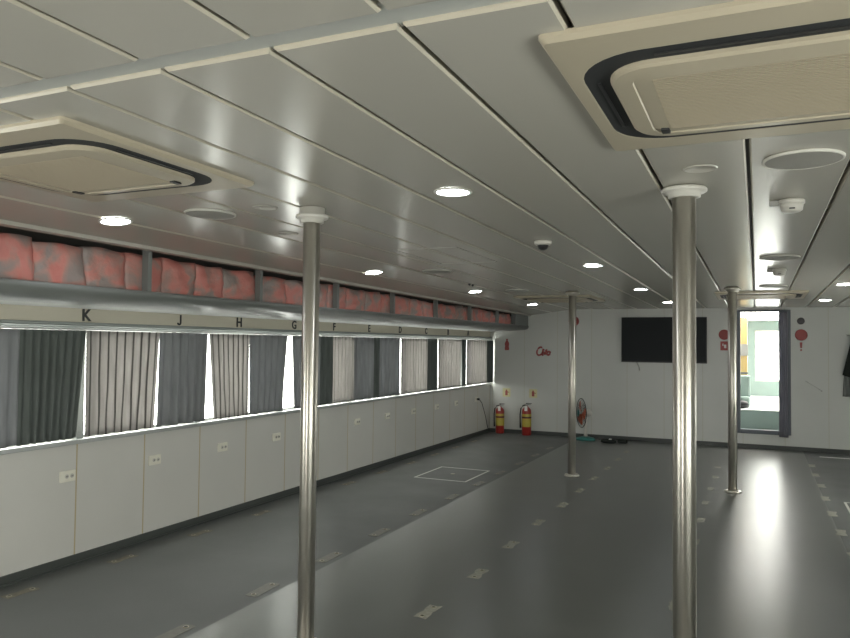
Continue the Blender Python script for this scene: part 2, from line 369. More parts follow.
def curtain(name, y0t, y1t, y0b, y1b, ztop, zbot, X, amp, n, material, sharp=False, hem=.0, seed=0):
    """pleated cloth hanging in the plane x = X between y edges at top and bottom"""
    rnd = random.Random(seed); m = MB(); NU = max(24, n*10); NV = 14
    ph = [rnd.uniform(.6, 1.4) for _ in range(n+2)]
    vs_ = []
    for j in range(NV+1):
        v = j/NV
        for i in range(NU+1):
            u = i/NU
            s = u*n; k = int(s); fr_ = s-k
            a = amp*(ph[k]*(1-fr_)+ph[k+1]*fr_)*min(1, 6*u, 6*(1-u))
            if sharp:
                d = a*(math.exp(-((fr_-.5)/.10)**2))
            else:
                d = a*.5*math.sin(2*PI*s)*(.6+.4*v)
            y = (y0t+(y1t-y0t)*u)*(1-v)+(y0b+(y1b-y0b)*u)*v + .006*math.sin(7*v+3*u*n+seed)*v*min(1, 6*u, 6*(1-u)) + .001*(2*u-1)
            z = ztop+(zbot-ztop)*v + (hem*math.sin(2*PI*s*.5+seed)*v)
            vs_.append((X+d, y, z))
    m.add(vs_, [(j*(NU+1)+i, j*(NU+1)+i+1, (j+1)*(NU+1)+i+1, (j+1)*(NU+1)+i) for j in range(NV) for i in range(NU)], 0, True)
    o = m.build(name, material)
    uv = o.data.uv_layers.new(name='UVMap')
    for lp in o.data.loops:
        k = lp.vertex_index
        uv.data[lp.index].uv = ((k % (NU+1))/NU*n, (k//(NU+1))/NV)
    sd = o.modifiers.new('thick', 'SOLIDIFY'); sd.thickness = .0015
    return o
# grey curtain gathered at the right of the doorway
m = MB(); vs_ = []; NU, NV = 40, 12
for j in range(NV+1):
    for i in range(NU+1):
        u = i/NU; v = j/NV
        vs_.append((.298+.125*u, YB-.035+.022*math.sin(u*5*2*PI)*(.6+.4*v), 2.08+(.195-2.08)*v))
m.add(vs_, [(j*(NU+1)+i, j*(NU+1)+i+1, (j+1)*(NU+1)+i+1, (j+1)*(NU+1)+i) for j in range(NV) for i in range(NU)], 0, True)
o = m.build('door_curtain', M['doorc']); o.modifiers.new('thick', 'SOLIDIFY').thickness = .002
tag(o, 'grey curtain drawn to the right side of the lit doorway', 'curtain')

# ------------------------------------------------------------------ window curtains along the left wall
CX = XL+.065
CU = [  # y top 0/1, y bottom 0/1, material, pleats, depth, sharp
    (1.28, 1.85, 1.28, 1.85, 'curt', 6, .035, False), (1.852, 2.44, 1.852, 2.44, 'curtd', 6, .035, False),
    (2.442, 3.15, 2.442, 3.15, 'curt', 6, .04, False), (3.152, 3.65, 3.152, 3.59, 'curtd', 8, .04, False),
    (3.655, 4.34, 3.665, 4.30, 'sheer', 9, .016, True), (4.342, 4.89, 4.33, 4.87, 'curt', 6, .035, False),
    (4.91, 5.45, 4.985, 5.45, 'sheer', 8, .014, True), (5.452, 6.05, 5.47, 5.97, 'curt', 6, .022, False),
    (6.13, 6.65, 6.18, 6.65, 'curt', 5, .03, False), (6.652, 6.91, 6.652, 6.91, 'curtd', 3, .04, False),
    (6.912, 7.37, 6.912, 7.37, 'sheer', 6, .016, False), (7.372, 7.85, 7.372, 7.85, 'curt', 5, .03, False),
    (7.852, 8.00, 7.852, 8.00, 'curtd', 2, .04, False), (8.002, 8.57, 8.002, 8.56, 'curt', 6, .03, False),
    (8.59, 9.44, 8.60, 9.44, 'sheer', 10, .012, False), (9.442, 9.80, 9.442, 9.80, 'curtd', 4, .04, False),
    (9.815, 10.74, 9.825, 10.73, 'sheer', 9, .03, False), (10.75, 10.96, 10.77, 10.96, 'curtd', 2, .04, False),
    (10.97, 11.93, 10.975, 11.93, 'sheer', 9, .012, False), (11.932, 12.275, 11.932, 12.275, 'curtd', 4, .04, False)]
desc = {'curt': 'grey pleated curtain', 'curtd': 'dark grey gathered curtain', 'sheer': 'light grey see-through curtain'}
cnt = 0
for i, (a, b, c, d, mt, n, amp, sh) in enumerate(CU):
    o = curtain('window_curtain', a, b, c, d, 1.610, .876, CX, amp, n, M[mt], sh, .004, i)
    if i >= 2:
        tag(o, '%s, %s from the near end of the left windows' % (desc[mt], ORD[cnt]), 'curtain', 'curtains along the left windows'); cnt += 1
    else:
        tag(o, '%s hung nearer than the left edge of the photo%s' % (desc[mt], ''), 'curtain', 'curtains along the left windows')
m = MB(); m.tube([(CX, YF+.1, 1.619), (CX, YB-.04, 1.619)], .007); 
for y in WY: m.box(XL, CX+.004, max(y, YF+.1)-.01, max(y, YF+.1)+.01, 1.612, 1.624)
tag(m.build('curtain_rail', M['alu']), 'thin metal curtain rail running above the left windows', 'curtain rail')
# curtains on the unseen right side; some bays left bare to add daylight
for i, (a, b) in enumerate(zip(WY[:-1], WY[1:])):
    if i > 3 and i != 8:
        o = curtain('window_curtain', a+.03, b-.03, a+.05, b-.05, 1.6, .878, XR-.06, .035, 9, M['curt'], False, .004, 50+i)
        tag(o, 'grey pleated curtain over the added unseen right hand windows, %s from the front' % ORD[i], 'curtain', 'curtains along the unseen right windows')

# ------------------------------------------------------------------ overhead duct housing with exposed insulation
SX = -3.62
e = empty('overhead_duct', (SX, 0, 0)); tag(e, 'long grey rounded duct housing above the left windows', 'duct housing')
pr = [(XL+.002, 1.765), (-4.0, 1.775), (-3.80, 1.785), (-3.70, 1.793), (-3.655, 1.802), (-3.625, 1.818), (-3.608, 1.836), (-3.603, 1.852), (-3.612, 1.866), (-3.64, 1.870), (-3.66, 1.858), (-3.70, 1.850), (XL+.002, 1.850)]
m = MB(); m.prism([(x-SX, z) for x, z in pr], 1, YF, YB-.002, 0, True); m.build('rounded_casing', M['duct'], e)
m = MB(); m.prism([(-3.615-SX, 1.86), (-3.615-SX, 2.05), (-3.68-SX, 2.05), (-3.68-SX, 1.86)], 1, 11.55, YB-.002); m.build('end_panel', M['duct'], e)
for k in range(-2, 8):
    y = 3.60+1.183*k
    m = MB(); zt = cz(-3.6, y)-.004
    m.box(-.012, .006, y-.017, y+.017, 1.86, zt); m.box(-.045, -.012, y-.017, y-.012, 1.86, zt); m.build('stud', M['duct'], e)
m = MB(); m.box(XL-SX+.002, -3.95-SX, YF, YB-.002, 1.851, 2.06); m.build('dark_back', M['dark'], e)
t = MB(); t.box(-3.60, -3.558, YF, YB, -.018, .02, 0, cz); struct(t.build('trim_5', M['ceil']))
# insulation batts
yy = 1.0; k = 0; cnt = 0; lean0 = 0
while yy < 11.5:
    wd = random.uniform(.27, .42); y1 = min(yy+wd, 11.54)
    m = MB(); NU, NV = 12, 10; zb = 1.862; top = 2.135-.0087*yy+random.uniform(-.010, .010); lean1 = random.uniform(-.03, .03)
    vs_ = []
    for j in range(NV+1):
        for i in range(NU+1):
            u, v = i/NU, j/NV
            bul = (1-(2*u-1)**4)*(1-.7*(2*v-1)**6)
            x = -3.69+.018*bul+.006*math.sin(9*u+5*v+k)+.004*math.sin(17*v-6*u+2*k) - .03*max(0, v-.75)
            vs_.append((x, yy+.001+(y1-yy-.002)*u+(lean0*(1-u)+lean1*u)*v, zb+(top-zb)*v+.006*math.sin(5*u+k)*v))
    nn = len(vs_)
    vs_ += [(-3.84, p[1], p[2]) for p in vs_]
    W = NU+1
    fs = [(j*W+i, j*W+i+1, (j+1)*W+i+1, (j+1)*W+i) for j in range(NV) for i in range(NU)]
    fs += [tuple(nn+q for q in f[::-1]) for f in fs]
    per = [i for i in range(W)] + [j*W+NU for j in range(1, NV+1)] + [NV*W+i for i in range(NU-1, -1, -1)] + [j*W for j in range(NV-1, 0, -1)]
    fs += [(per[a], nn+per[a], nn+per[(a+1) % len(per)], per[(a+1) % len(per)]) for a in range(len(per))]
    m.add(vs_, fs, 0, True)
    o = m.build('insulation_batt', M['foil'])
    vis = yy > 2.3
    if vis: cnt += 1
    tag(o, ('crinkled pink foil insulation batt above the duct, %s from the near end' % ORD[cnt-1]) if vis else 'pink foil insulation batt just outside the near edge of the photo', 'insulation', 'pink insulation batts above the duct')
    yy = y1; k += 1; lean0 = lean1

# row letters over the windows
def text_mesh(txt, size, ext):
    cu = bpy.data.curves.new('t', 'FONT'); cu.body = txt; cu.size = size; cu.extrude = ext; cu.align_x = 'CENTER'; cu.align_y = 'CENTER'; cu.resolution_u = 4
    cu.offset = size*.028
    o = bpy.data.objects.new('t', cu); C.objects.link(o)
    dg = bpy.context.evaluated_depsgraph_get(); me = bpy.data.meshes.new_from_object(o.evaluated_get(dg))
    bpy.data.objects.remove(o); return me
for ch, y in zip('KJHGFEDCBA', (3.706, 4.618, 5.38, 6.252, 7.029, 7.84, 8.691, 9.528, 10.346, 11.198)):
    if ch == 'J':      # hooked J
        m = MB(); m.box(.008, .024, -.022, .042, -.002, .002)
        ho = [(.008+.016-.024+.024*math.cos(-PI*k/8), -.022+.022*math.sin(-PI*k/8)) for k in range(9)]
        hi = [(.000+.008*math.cos(-PI*k/8), -.022+.008*math.sin(-PI*k/8)) for k in range(9)]
        m.prism(ho+hi[::-1], 2, -.002, .002); o = m.build('row_letter', M['black'])
    else:
        me = text_mesh(ch, .115, .002); me.materials.append(M['black'])
        o = bpy.data.objects.new('row_letter', me); C.objects.link(o)
    o.matrix_world = Matrix.Translation((XL+.003, y, 1.716)) @ Matrix.Rotation(PI/2, 4, 'Z') @ Matrix.Rotation(PI/2, 4, 'X')
    tag(o, 'black row letter %s on the cream band over the windows' % ch, 'letter', 'row letters above the left windows')

# power outlets on the left wall
src = None
for y, lab in ((3.584, 'beneath the letter K'), (4.379, 'beneath the letter J'), (5.18, 'beneath the letter H'), (5.977, 'beneath the letter G, left of the near pole'),
               (7.576, 'beneath the letter E'), (8.347, 'beneath the letter D'), (9.123, 'beneath the letter C'), (9.936, 'beneath the letter B'), (10.70, 'beneath the letter A'), (11.60, 'nearest the back corner with black plug in it')):
    if src is None:
        r = empty('power_outlet', (XL, y, .612))
        m = MB(); m.box(0, .012, -.062, .062, -.038, .038); m.build('outlet_plate', M['outlet'], r, .004)
        for s in (-.012, .03):
            m = MB(); m.lathe([(.015, 0), (.015, .004), (.012, .005)], (.0115, s, 0), 16, axis='x'); sk = m.build('socket', M['white'], r)
            m = MB(); m.box(.0165, .0178, s-.006, s-.003, -.006, .006); m.box(.0165, .0178, s+.003, s+.006, -.006, .006); m.build('socket_slot', M['slot'], sk)
        src = r
    else:
        r = copy_tree(src); r.location = (XL, y, .612)
    last = r
    tag(r, 'white double wall outlet ' + lab, 'outlet', 'outlets along the left wall')
m = MB(); m.box(XL+.013, XL+.05, 11.615, 11.65, .595, .63)
m.tube([(XL+.04, 11.65, .61), (XL+.06, 11.72, .55), (XL+.05, 11.85, .42), (XL+.04, 11.98, .28), (XL+.035, 12.06, .15), (XL+.04, 12.10, .075)], .006)
o = m.build('power_cord', M['black']); o.parent = last; o.location = (-XL, -11.60, -.612)

# ------------------------------------------------------------------ poles
def pole(x, y, r, label, base, drop=0):
    e = empty('support_pole', (x, y, 0)); tag(e, label, 'pole', 'steel support poles')
    zt = cz(x, y)-drop
    m = MB(); m.lathe([(r, 0), (r, zt+drop-.004)], n=40); m.build('pole_shaft', M['steel'], e)
    m = MB(); m.lathe([(r*1.20, zt-.046), (r*1.40, zt-.042), (r*1.42, zt-.024), (r*1.80, zt-.023), (r*1.95, zt-.018), (r*1.95, zt-.008), (r*1.85, zt-.003), (r*1.5, zt-.002), (r*1.5, zt+drop-.002)], n=40); m.build('ceiling_flange', M['white'] if not base else M['steel'], e)
    m = MB(); m.lathe([(r*1.95, 0), (r*1.95, .014), (r*1.85, .018), (r*1.05, .02)], n=32); b = m.build('base_plate', M['steel'], e)
    for k in range(4):
        a = PI/4+k*PI/2
        q = MB(); q.lathe([(.008, .018), (.008, .026), (.004, .028)], (r*1.55*math.cos(a), r*1.55*math.sin(a), 0), 6); q.build('bolt', M['steel'], b)
pole(-2.10, 3.195, .043, 'stainless steel pole with white collar, left foreground before the curtains', False, .036)
pole(-.289, 3.374, .049, 'stainless steel pole with white collar, tallest one in right foreground', False)
pole(-2.00, 8.65, .045, 'thin far steel pole standing before the red script sign and fan', True, .01)
pole(-.240, 8.49, .045, 'thin far steel pole standing just left of the lit doorway', True, .01)

# ------------------------------------------------------------------ ceiling cassettes
def rrect(x0, x1, y0, y1, r, n=8):
    pts = []
    for cx, cy, a0 in ((x1-r, y1-r, 0), (x0+r, y1-r, PI/2), (x0+r, y0+r, PI), (x1-r, y0+r, 3*PI/2)):
        for k in range(n+1):
            a = a0+PI/2*k/n; pts.append((cx+r*math.cos(a), cy+r*math.sin(a)))
    return pts
def ring(mb, outer, inner, zo, zi, mi=0):
    n = len(outer); vs_ = [(x, y, zo) for x, y in outer]+[(x, y, zi) for x, y in inner]
    mb.add(vs_, [(k, (k+1) % n, n+(k+1) % n, n+k) for k in range(n)], mi)
def cassette(x, y, label, wid=.98, dep=.99):
    e = empty('air_conditioner', (x, y, cz(x, y)+.002)); e.rotation_euler = (-.011076, 0, 0)
    tag(e, label, 'air conditioner', 'ceiling air conditioner cassettes')
    a, b = wid/2, dep/2; n = 8
    def rr(ix, iy, r): return rrect(-a+ix, a-ix, -b+iy, b-iy, r, n)
    m = MB(); ring(m, rr(0, 0, .014), rr(0, 0, .014), 0, -0.012); ring(m, rr(0, 0, .014), rr(.010, .010, .014), -0.012, -0.024)
    ring(m, rr(.010, .010, .014), rr(.045, .115, .17), -0.024, -0.026); ring(m, rr(.045, .115, .17), rr(.050, .120, .165), -0.026, -0.025)
    m.build('cover_frame', M['ivory'], e)
    m = MB(); ring(m, rr(.050, .120, .165), rr(.118, .188, .105), -0.025, -0.025); m.build('air_slot', M['slot'], e)
    m = MB(); m.box(-a+.24, a-.24, -b+.150, -b+.160, -0.029, -0.024); m.box(-a+.24, a-.24, b-.160, b-.150, -0.029, -0.024)
    m.box(-a+.080, -a+.088, -b+.30, b-.30, -0.029, -0.024); m.box(a-.088, a-.080, -b+.30, b-.30, -0.029, -0.024); m.build('louvre', M['black'], e)
    m = MB(); ring(m, rr(.115, .185, .11), rr(.115, .185, .11), -0.016, -0.034); ring(m, rr(.115, .185, .11), rr(.125, .195, .10), -0.034, -0.041); ring(m, rr(.125, .195, .10), rr(.170, .235, .06), -0.041, -0.044)
    m.build('centre_panel', M['ivory'], e)
    m = MB(); ring(m, rr(.170, .235, .06), rr(.173, .238, .058), -0.044, -0.040); ring(m, rr(.173, .238, .058), rr(.220, .275, .02), -0.040, -0.043); m.build('grille_border', M['ivory'], e)
    m = MB(); gx0, gx1, gy0, gy1 = -a+.220, a-.220, -b+.275, b-.275
    m.box(gx0, gx1, gy0, gy1, -0.040, -0.032)
    N = 34
    for k in range(N):
        yk = gy0+(gy1-gy0)*(k+.5)/N; m.box(gx0, gx1, yk-.0038, yk+.0038, -0.044, -0.039)
    m.build('intake_grille', M['grille_in'], e)
    for sx in (-1, 1):
        m = MB(); m.box(sx*(a-.205)-.012, sx*(a-.205)+.012, b-.29, b-.245, -0.048, -0.038); m.build('latch', M['black'], e)
cassette(-2.505, 2.115, 'yellowed air conditioner cassette in the ceiling at the left edge')
cassette(.032, 2.11, 'large yellowed air conditioner cassette at the top right of the ceiling')
cassette(-2.41, 9.70, 'far air conditioner cassette behind the thin pole near the red sign', 1.02)
cassette(.04, 9.60, 'far air conditioner cassette in the ceiling before the lit doorway')

# downlights
src = None
for (x, y, lab) in ((-3.20, 2.93, 'near the left air conditioner'), (-1.263, 3.076, 'largest, in the middle of the ceiling'), (-3.13, 5.77, 'above the pink insulation, second along the left'),
                    (-3.03, 8.10, 'third along the left side over the insulation'), (-3.03, 10.52, 'farthest on the left, beside the duct end'),
                    (-1.238, 6.091, 'second in the middle line, past the dome camera'), (-1.191, 8.514, 'third in the middle line, left of the near right pole'),
                    (-1.134, 10.733, 'last in the middle line, above the television'), (.803, 10.732, 'right of the doorway, farther of two'), (.806, 8.407, 'at the right edge, nearer of two')):
    if src is None:
        r = empty('downlight', (0, 0, 0))
        m = MB(); m.lathe([(.074, 0), (.086, -.001), (.090, -.004), (.088, -.008), (.076, -.009), (.074, -.004)], n=32, cap=False); m.build('light_rim', M['white'], r)
        m = MB(); m.lathe([(.001, -.0055), (.05, -.0055), (.075, -.005)], n=32, cap=False); m.build('light_lens', M['led'], r)
        src = r
    else: r = copy_tree(src)
    r.location = (x, y, cz(x, y)-.001)
    r.rotation_euler = (-.011, -.126 if x < -2.85 else 0, 0)
    tag(r, 'lit round ceiling downlight ' + lab, 'light', 'ceiling downlights')

# ceiling speakers
src = None
for (x, y, lab) in ((-2.71, 3.124, 'beside the left air conditioner corner'), (.157, 3.01, 'largest, behind the right air conditioner'), (.155, 5.97, 'between the two smoke detectors on the right'),
                    (.155, 8.43, 'just before the far right air conditioner'), (-2.66, 6.12, 'below the pale square outline on the ceiling'), (-2.58, 8.3, 'far left, before the farther air conditioner')):
    if src is None:
        r = empty('ceiling_speaker', (0, 0, 0))
        m = MB(); m.lathe([(.134, 0), (.138, -.003), (.136, -.010), (.131, -.012), (.128, -.010)], n=48, cap=False); m.build('speaker_rim', M['white'], r)
        m = MB(); m.lathe([(.001, -.018), (.06, -.016), (.130, -.0095)], n=48, cap=False); m.build('speaker_grille', M['spk'], r)
        src = r
    else: r = copy_tree(src)
    r.location = (x, y, cz(x, y)-.0005); r.rotation_euler = (-.011, 0, 0)
    tag(r, 'round grey ceiling speaker ' + lab, 'speaker', 'ceiling speakers')

# smoke detectors
src = None
for (x, y, lab) in ((.150, 3.80, 'nearer one on the right, over the bright ceiling glare'), (.173, 6.80, 'farther one on the right, near the doorway')):
    if src is None:
        r = empty('smoke_detector', (0, 0, 0))
        m = MB(); m.lathe([(.052, 0), (.056, -.004), (.056, -.020), (.050, -.022)], n=32); m.build('detector_base', M['white'], r)
        m = MB(); m.lathe([(.048, -.022), (.050, -.026), (.046, -.050), (.034, -.058), (.01, -.060)], n=32); h = m.build('detector_head', M['white'], r)
        m = MB(); m.box(-.012, .012, -.050, -.044, -.050, -.044); m.build('indicator', M['black'], h)
        m = MB(); m.box(-.095, -.05, -.015, .02, -.026, 0); m.build('junction_tab', M['grey'], r, .003)
        src = r
    else: r = copy_tree(src)
    r.location = (x, y, cz(x, y)-.0005)
    tag(r, 'white ceiling smoke detector, ' + lab, 'smoke detector', 'smoke detectors')

# faint round cover plates
src = None
for (x, y, lab) in ((-2.321, 3.089, 'left of the near left pole'), (-.201, 3.031, 'just before the near right pole'), (-2.705, 3.842, 'close behind the top of the near left pole')):
    if src is None:
        m = MB(); m.lathe([(.001, -.003), (.055, -.003), (.057, -.006), (.064, -.006), (.066, -.001)], n=32, cap=False); r = m.build('cover_plate', M['ceil'])
        src = r
    else: r = src.copy(); C.objects.link(r)
    r.location = (x, y, cz(x, y)-.0005)
    tag(r, 'round painted ceiling cover plate ' + lab, 'cover plate', 'ceiling cover plates')

# dome camera
e = empty('dome_camera', (-1.278, 4.677, cz(-1.278, 4.677)-.0005)); tag(e, 'small white security camera with black dome in mid ceiling', 'camera')
m = MB(); m.lathe([(.055, 0), (.058, -.004), (.057, -.018), (.048, -.026), (.036, -.028)], n=32); m.build('camera_base', M['white'], e)
m = MB(); m.lathe([(.036, -.026), (.035, -.040), (.028, -.052), (.015, -.060), (.002, -.062)], n=24); m.build('camera_dome', M['black'], e)
# pale square residue outline with hatch
m = MB(); hx0, hx1, hy0, hy1 = -2.42, -1.92, 4.75, 5.65
for (x0, x1, y0, y1) in ((hx0, hx0+.012, hy0, hy1), (hx1-.012, hx1, hy0, hy1), (hx0, hx1, hy0, hy0+.02), (hx0, hx1, hy1-.02, hy1)):
    m.box(x0, x1, y0, y1, -.003, .001, 0, cz)
tag(m.build('access_hatch', M['ceil']), 'pale square access hatch outline on the ceiling past the large light', 'hatch')
# sprinkler pair
for dy, lab in ((-.05, 'nearer of the two'), (.05, 'farther of the two')):
    m = MB(); m.lathe([(.012, 0), (.014, -.006), (.008, -.02), (.002, -.022)], (0, 0, 0), 12)
    tag(m.build('sprinkler_head', M['black'], loc=(-2.84, 7.46+dy, cz(-2.84, 7.46+dy))), 'tiny dark ceiling nozzle just above a left downlight, ' + lab, 'nozzle', 'ceiling nozzles')

# ------------------------------------------------------------------ floor plates and marks
def plate_mesh(kind, seed):
    rnd = random.Random(seed); m = MB()
    L, W = {'big': (.27, .085), 'mid': (.22, .085), 'scrap': (.18, .08)}[kind]
    n = 26; pts = []
    if kind == 'big':
        pts = rrect(-W/2, W/2, -L/2, L/2, .018, 4)
    else:
        for k in range(n):
            a = 2*PI*k/n; c, s = math.cos(a), math.sin(a)
            rr = 1/max(abs(c)/(W/2), abs(s)/(L/2))
            waist = 1-.30*math.exp(-(s*rr/(L*.18))**2)*abs(c) if kind == 'mid' else 1-.40*rnd.random()*abs(c)
            pts.append((c*rr*waist*rnd.uniform(.86, 1.04), s*rr*rnd.uniform(.9, 1.03)))
    m.prism(pts, 2, .0004, .0024 if kind == 'big' else .0018)
    return m, L, W
def floor_row(x, ys, kind, label, group, start=0, holes=True, material='glue'):
    for i, y in enumerate(ys):
        k2 = kind
        m, L, W = plate_mesh(kind, int(1000*abs(x))+i)
        o = m.build('floor_plate', M['plate'] if kind == 'big' else M[material], loc=(x+random.uniform(-.012, .012), y, 0))
        o.rotation_euler = (0, 0, random.uniform(-.05, .05))
        tag(o, label % ORD[i+start], 'floor plate', group)
        if holes:
            for s in (-1, 1):
                h = MB(); hz = .0024 if kind == 'big' else .0018
                h.lathe([(.017, hz), (.016, hz+.003), (.011, hz+.003)], (0, s*(L/2-.035), 0), 14, cap=False); b = h.build('bolt_ring', M['brass'], o)
                h = MB(); h.lathe([(.011, hz), (.011, hz+.0008), (.001, hz+.001)], (0, s*(L/2-.035), 0), 14); h.build('bolt_hole', M['slot'], b)
floor_row(-2.815, [3.02+.775*k for k in range(11)], 'big', 'worn metal seat plate, %s from the camera in the row along the floor seam', 'seat plates along the floor seam')
floor_row(-4.085, [3.10+.785*k for k in range(11)], 'mid', 'worn seat mount mark, %s from the camera beside the left wall', 'seat marks beside the left wall', material='scuff')
floor_row(-1.727, [3.908+.783*k for k in range(10)], 'mid', 'worn seat mount mark, %s from the camera in the middle of the floor', 'seat marks in the middle of the floor')
floor_row(-.462, [4.644+.787*k for k in range(8)], 'scrap', 'faint scraped seat mark, %s from the camera in the line by the near right pole', 'seat marks by the right poles', 0, False)
floor_row(.640, [6.313+.758*k for k in range(7)], 'mid', 'worn seat mount mark, %s from the camera in the row at the right edge', 'seat marks at the right edge', 0, False)

def hatch(x0, x1, y0, y1, label):
    e = empty('floor_hatch', ((x0+x1)/2, (y0+y1)/2, 0)); tag(e, label, 'hatch', 'floor hatches')
    a, b = (x1-x0)/2, (y1-y0)/2
    m = MB(); f = .022
    m.box(-a, a, -b, -b+f, .0003, .002); m.box(-a, a, b-f, b, .0003, .002); m.box(-a, -a+f, -b+f, b-f, .0003, .002); m.box(a-f, a, -b+f, b-f, .0003, .002)
    m.build('hatch_border', M['hatchw'], e)
    m = MB(); m.box(-a+f+.004, a-f-.004, -b+f+.004, b-f-.004, .0003, .0012); m.build('hatch_lid', M['floor_s'], e)
    m = MB(); m.lathe([(.026, .0012), (.026, .004), (.018, .005), (.002, .005)], n=20); m.build('lift_ring', M['brass'], e)
hatch(-3.615, -2.97, 7.69, 8.51, 'white-outlined square floor hatch on the left, before the far corner')
hatch(.785, 1.43, 7.69, 8.47, 'white-outlined floor hatch cut by the right edge of the photo')
m = MB(); m.box(.80, 1.75, 11.765, 11.80, .0004, .004)  # thin white slab stands in for a streak of sunlight
tag(m.build('floor_light_streak', M['paper']), 'streak of light painted as a thin white strip on the floor at the far right', 'strip')

# ------------------------------------------------------------------ back wall: television, signs, extinguishers, fan
e = empty('television', (-1.368, YB, 1.64)); tag(e, 'large black flat television mounted on the back wall', 'television')
m = MB(); m.box(-.655, .655, -.055, -.02, -.365, .365); m.build('tv_body', M['black'], e, .004)
m = MB(); m.box(-.642, .642, -.0565, -.0545, -.345, .355); m.build('tv_screen', M['screen'], e)
m = MB(); m.box(-.25, .25, -.02, 0, -.2, .2); m.build('wall_bracket', M['grey'], e)
m = MB(); m.tube([(-1.79, YB-.03, 1.285), (-1.77, YB-.012, 1.25), (-1.745, YB-.01, 1.19), (-1.742, YB-.01, 1.14)], .010)
tag(m.build('cable', M['grey']), 'short grey cable hanging below the television', 'cable')

# red script sign, letters drawn as thick strokes
e = empty('script_sign', (-3.475, YB, 1.36)); tag(e, 'red script lettering sign on the back wall above the extinguishers', 'sign')
def arc(cx, cz_, rx, rz, a0, a1, n=12): return [(cx+rx*math.cos(math.radians(a0+(a1-a0)*k/n)), cz_+rz*math.sin(math.radians(a0+(a1-a0)*k/n))) for k in range(n+1)]
def slant(p): return (p[0]+.22*p[1], p[1])
strokes = {'C': [arc(.055, .07, .05, .07, 55, 320)], 'l': [[(.105, .012), (.108, .115)], arc(.118, .02, .014, .016, 180, 320, 6)], 'i': [[(.140, .012), (.140, .065)], [(.142, .088), (.1425, .098)]],
           't': [[(.166, .012), (.168, .105)], [(.152, .068), (.186, .070)]], 'o': [arc(.215, .038, .026, .030, 0, 360, 16)]}
for ch, sts in strokes.items():
    m = MB()
    for st in sts:
        m.tube([(slant(q)[0], -.007, slant(q)[1]) for q in st], .0155, 8)
    m.build('letter', M['redsign'], e)
# red bottle shaped decal
half = [(.030, 0), (.034, .03), (.028, .07), (.034, .11), (.026, .14), (.013, .165), (.012, .19), (.016, .20)]
m = MB(); m.prism([(-3.998+x*1.2, 1.44+z) for x, z in half]+[(-3.998-x*1.2, 1.44+z) for x, z in half[::-1]], 1, YB-.006, YB-.0005)
tag(m.build('bottle_decal', M['redsign']), 'small red bottle-shaped decal high in the left back corner', 'decal')
# round signs
def disc(x, z, r, material, name, label, cat, th=.012):
    m = MB(); m.lathe([(r, 0), (r, th), (r*.93, th+.003), (.001, th+.004)], (x, YB-.0005, z), 28, axis='y')
    return tag(m.build(name, material), label, cat)
o = disc(-2.815, 1.945, .085, M['redsign'], 'alarm_bell', 'round red alarm bell half hidden behind the far left pole', 'alarm bell', .05)
disc(.60, 1.94, .052, M['ventd'], 'wall_vent', 'dark grey disc on the wall right of the doorway', 'vent')
o = disc(.603, 1.73, .085, M['redsign'], 'round_sign', 'round red sign on the wall right of the doorway', 'sign')
o = disc(-.465, 1.73, .080, M['redsign'], 'round_sign', 'round red sign half behind the pole left of the doorway', 'sign')
e = empty('warning_mark', (.60, YB, 1.55)); tag(e, 'small red exclamation mark under the round sign right of doorway', 'sign')
m = MB(); m.prism([(-.012, -.015), (.012, -.015), (.018, .07), (-.018, .07)], 1, -.005, -.0005); m.build('mark_bar', M['redsign'], e)
m = MB(); m.lathe([(.014, 0), (.014, .0045)], (0, -.0005, -.045), 14, axis='y'); m.build('mark_dot', M['redsign'], e)
e = empty('square_sign', (-.455, YB, 1.555)); tag(e, 'square red fire sign under the round sign left of the doorway', 'sign')
m = MB(); m.box(-.065, .065, -.008, -.0005, -.07, .07); m.build('sign_board', M['redsign'], e)
m = MB(); m.box(-.012, .02, -.0095, -.008, -.035, .02); m.box(-.035, -.020, -.0095, -.008, .0, .035); m.build('pictogram', M['paper'], e)
m = MB(); m.tube([(.655, YB-.004, 1.045), (.74, YB-.004, .99), (.81, YB-.004, .945), (.868, YB-.004, .905)], .003); m.lathe([(.010, 0), (.010, .006)], (.868, YB-.001, .902), 10, axis='y')
tag(m.build('wall_hook_wire', M['grey']), 'thin slanting grey wire on the wall right of the doorway', 'wire')

# extinguisher signs
src = None
for x, z, lab in ((-4.0, .70, 'above the left extinguisher'), (-3.52, .70, 'above the right extinguisher')):
    if src is None:
        r = empty('extinguisher_sign', (0, 0, 0))
        m = MB(); m.box(-.07, .07, -.005, -.0005, -.075, .075); m.build('sign_board', M['signy'], r)
        m = MB(); m.box(-.022, .022, -.0065, -.005, -.05, .03); m.box(-.012, .012, -.0065, -.005, .03, .05); m.box(.022, .05, -.0065, -.005, .0, .012); m.build('pictogram', M['redsign'], r)
        src = r
    else: r = copy_tree(src)
    r.location = (x, YB, z); tag(r, 'small pale yellow extinguisher sign ' + lab, 'sign', 'extinguisher signs')
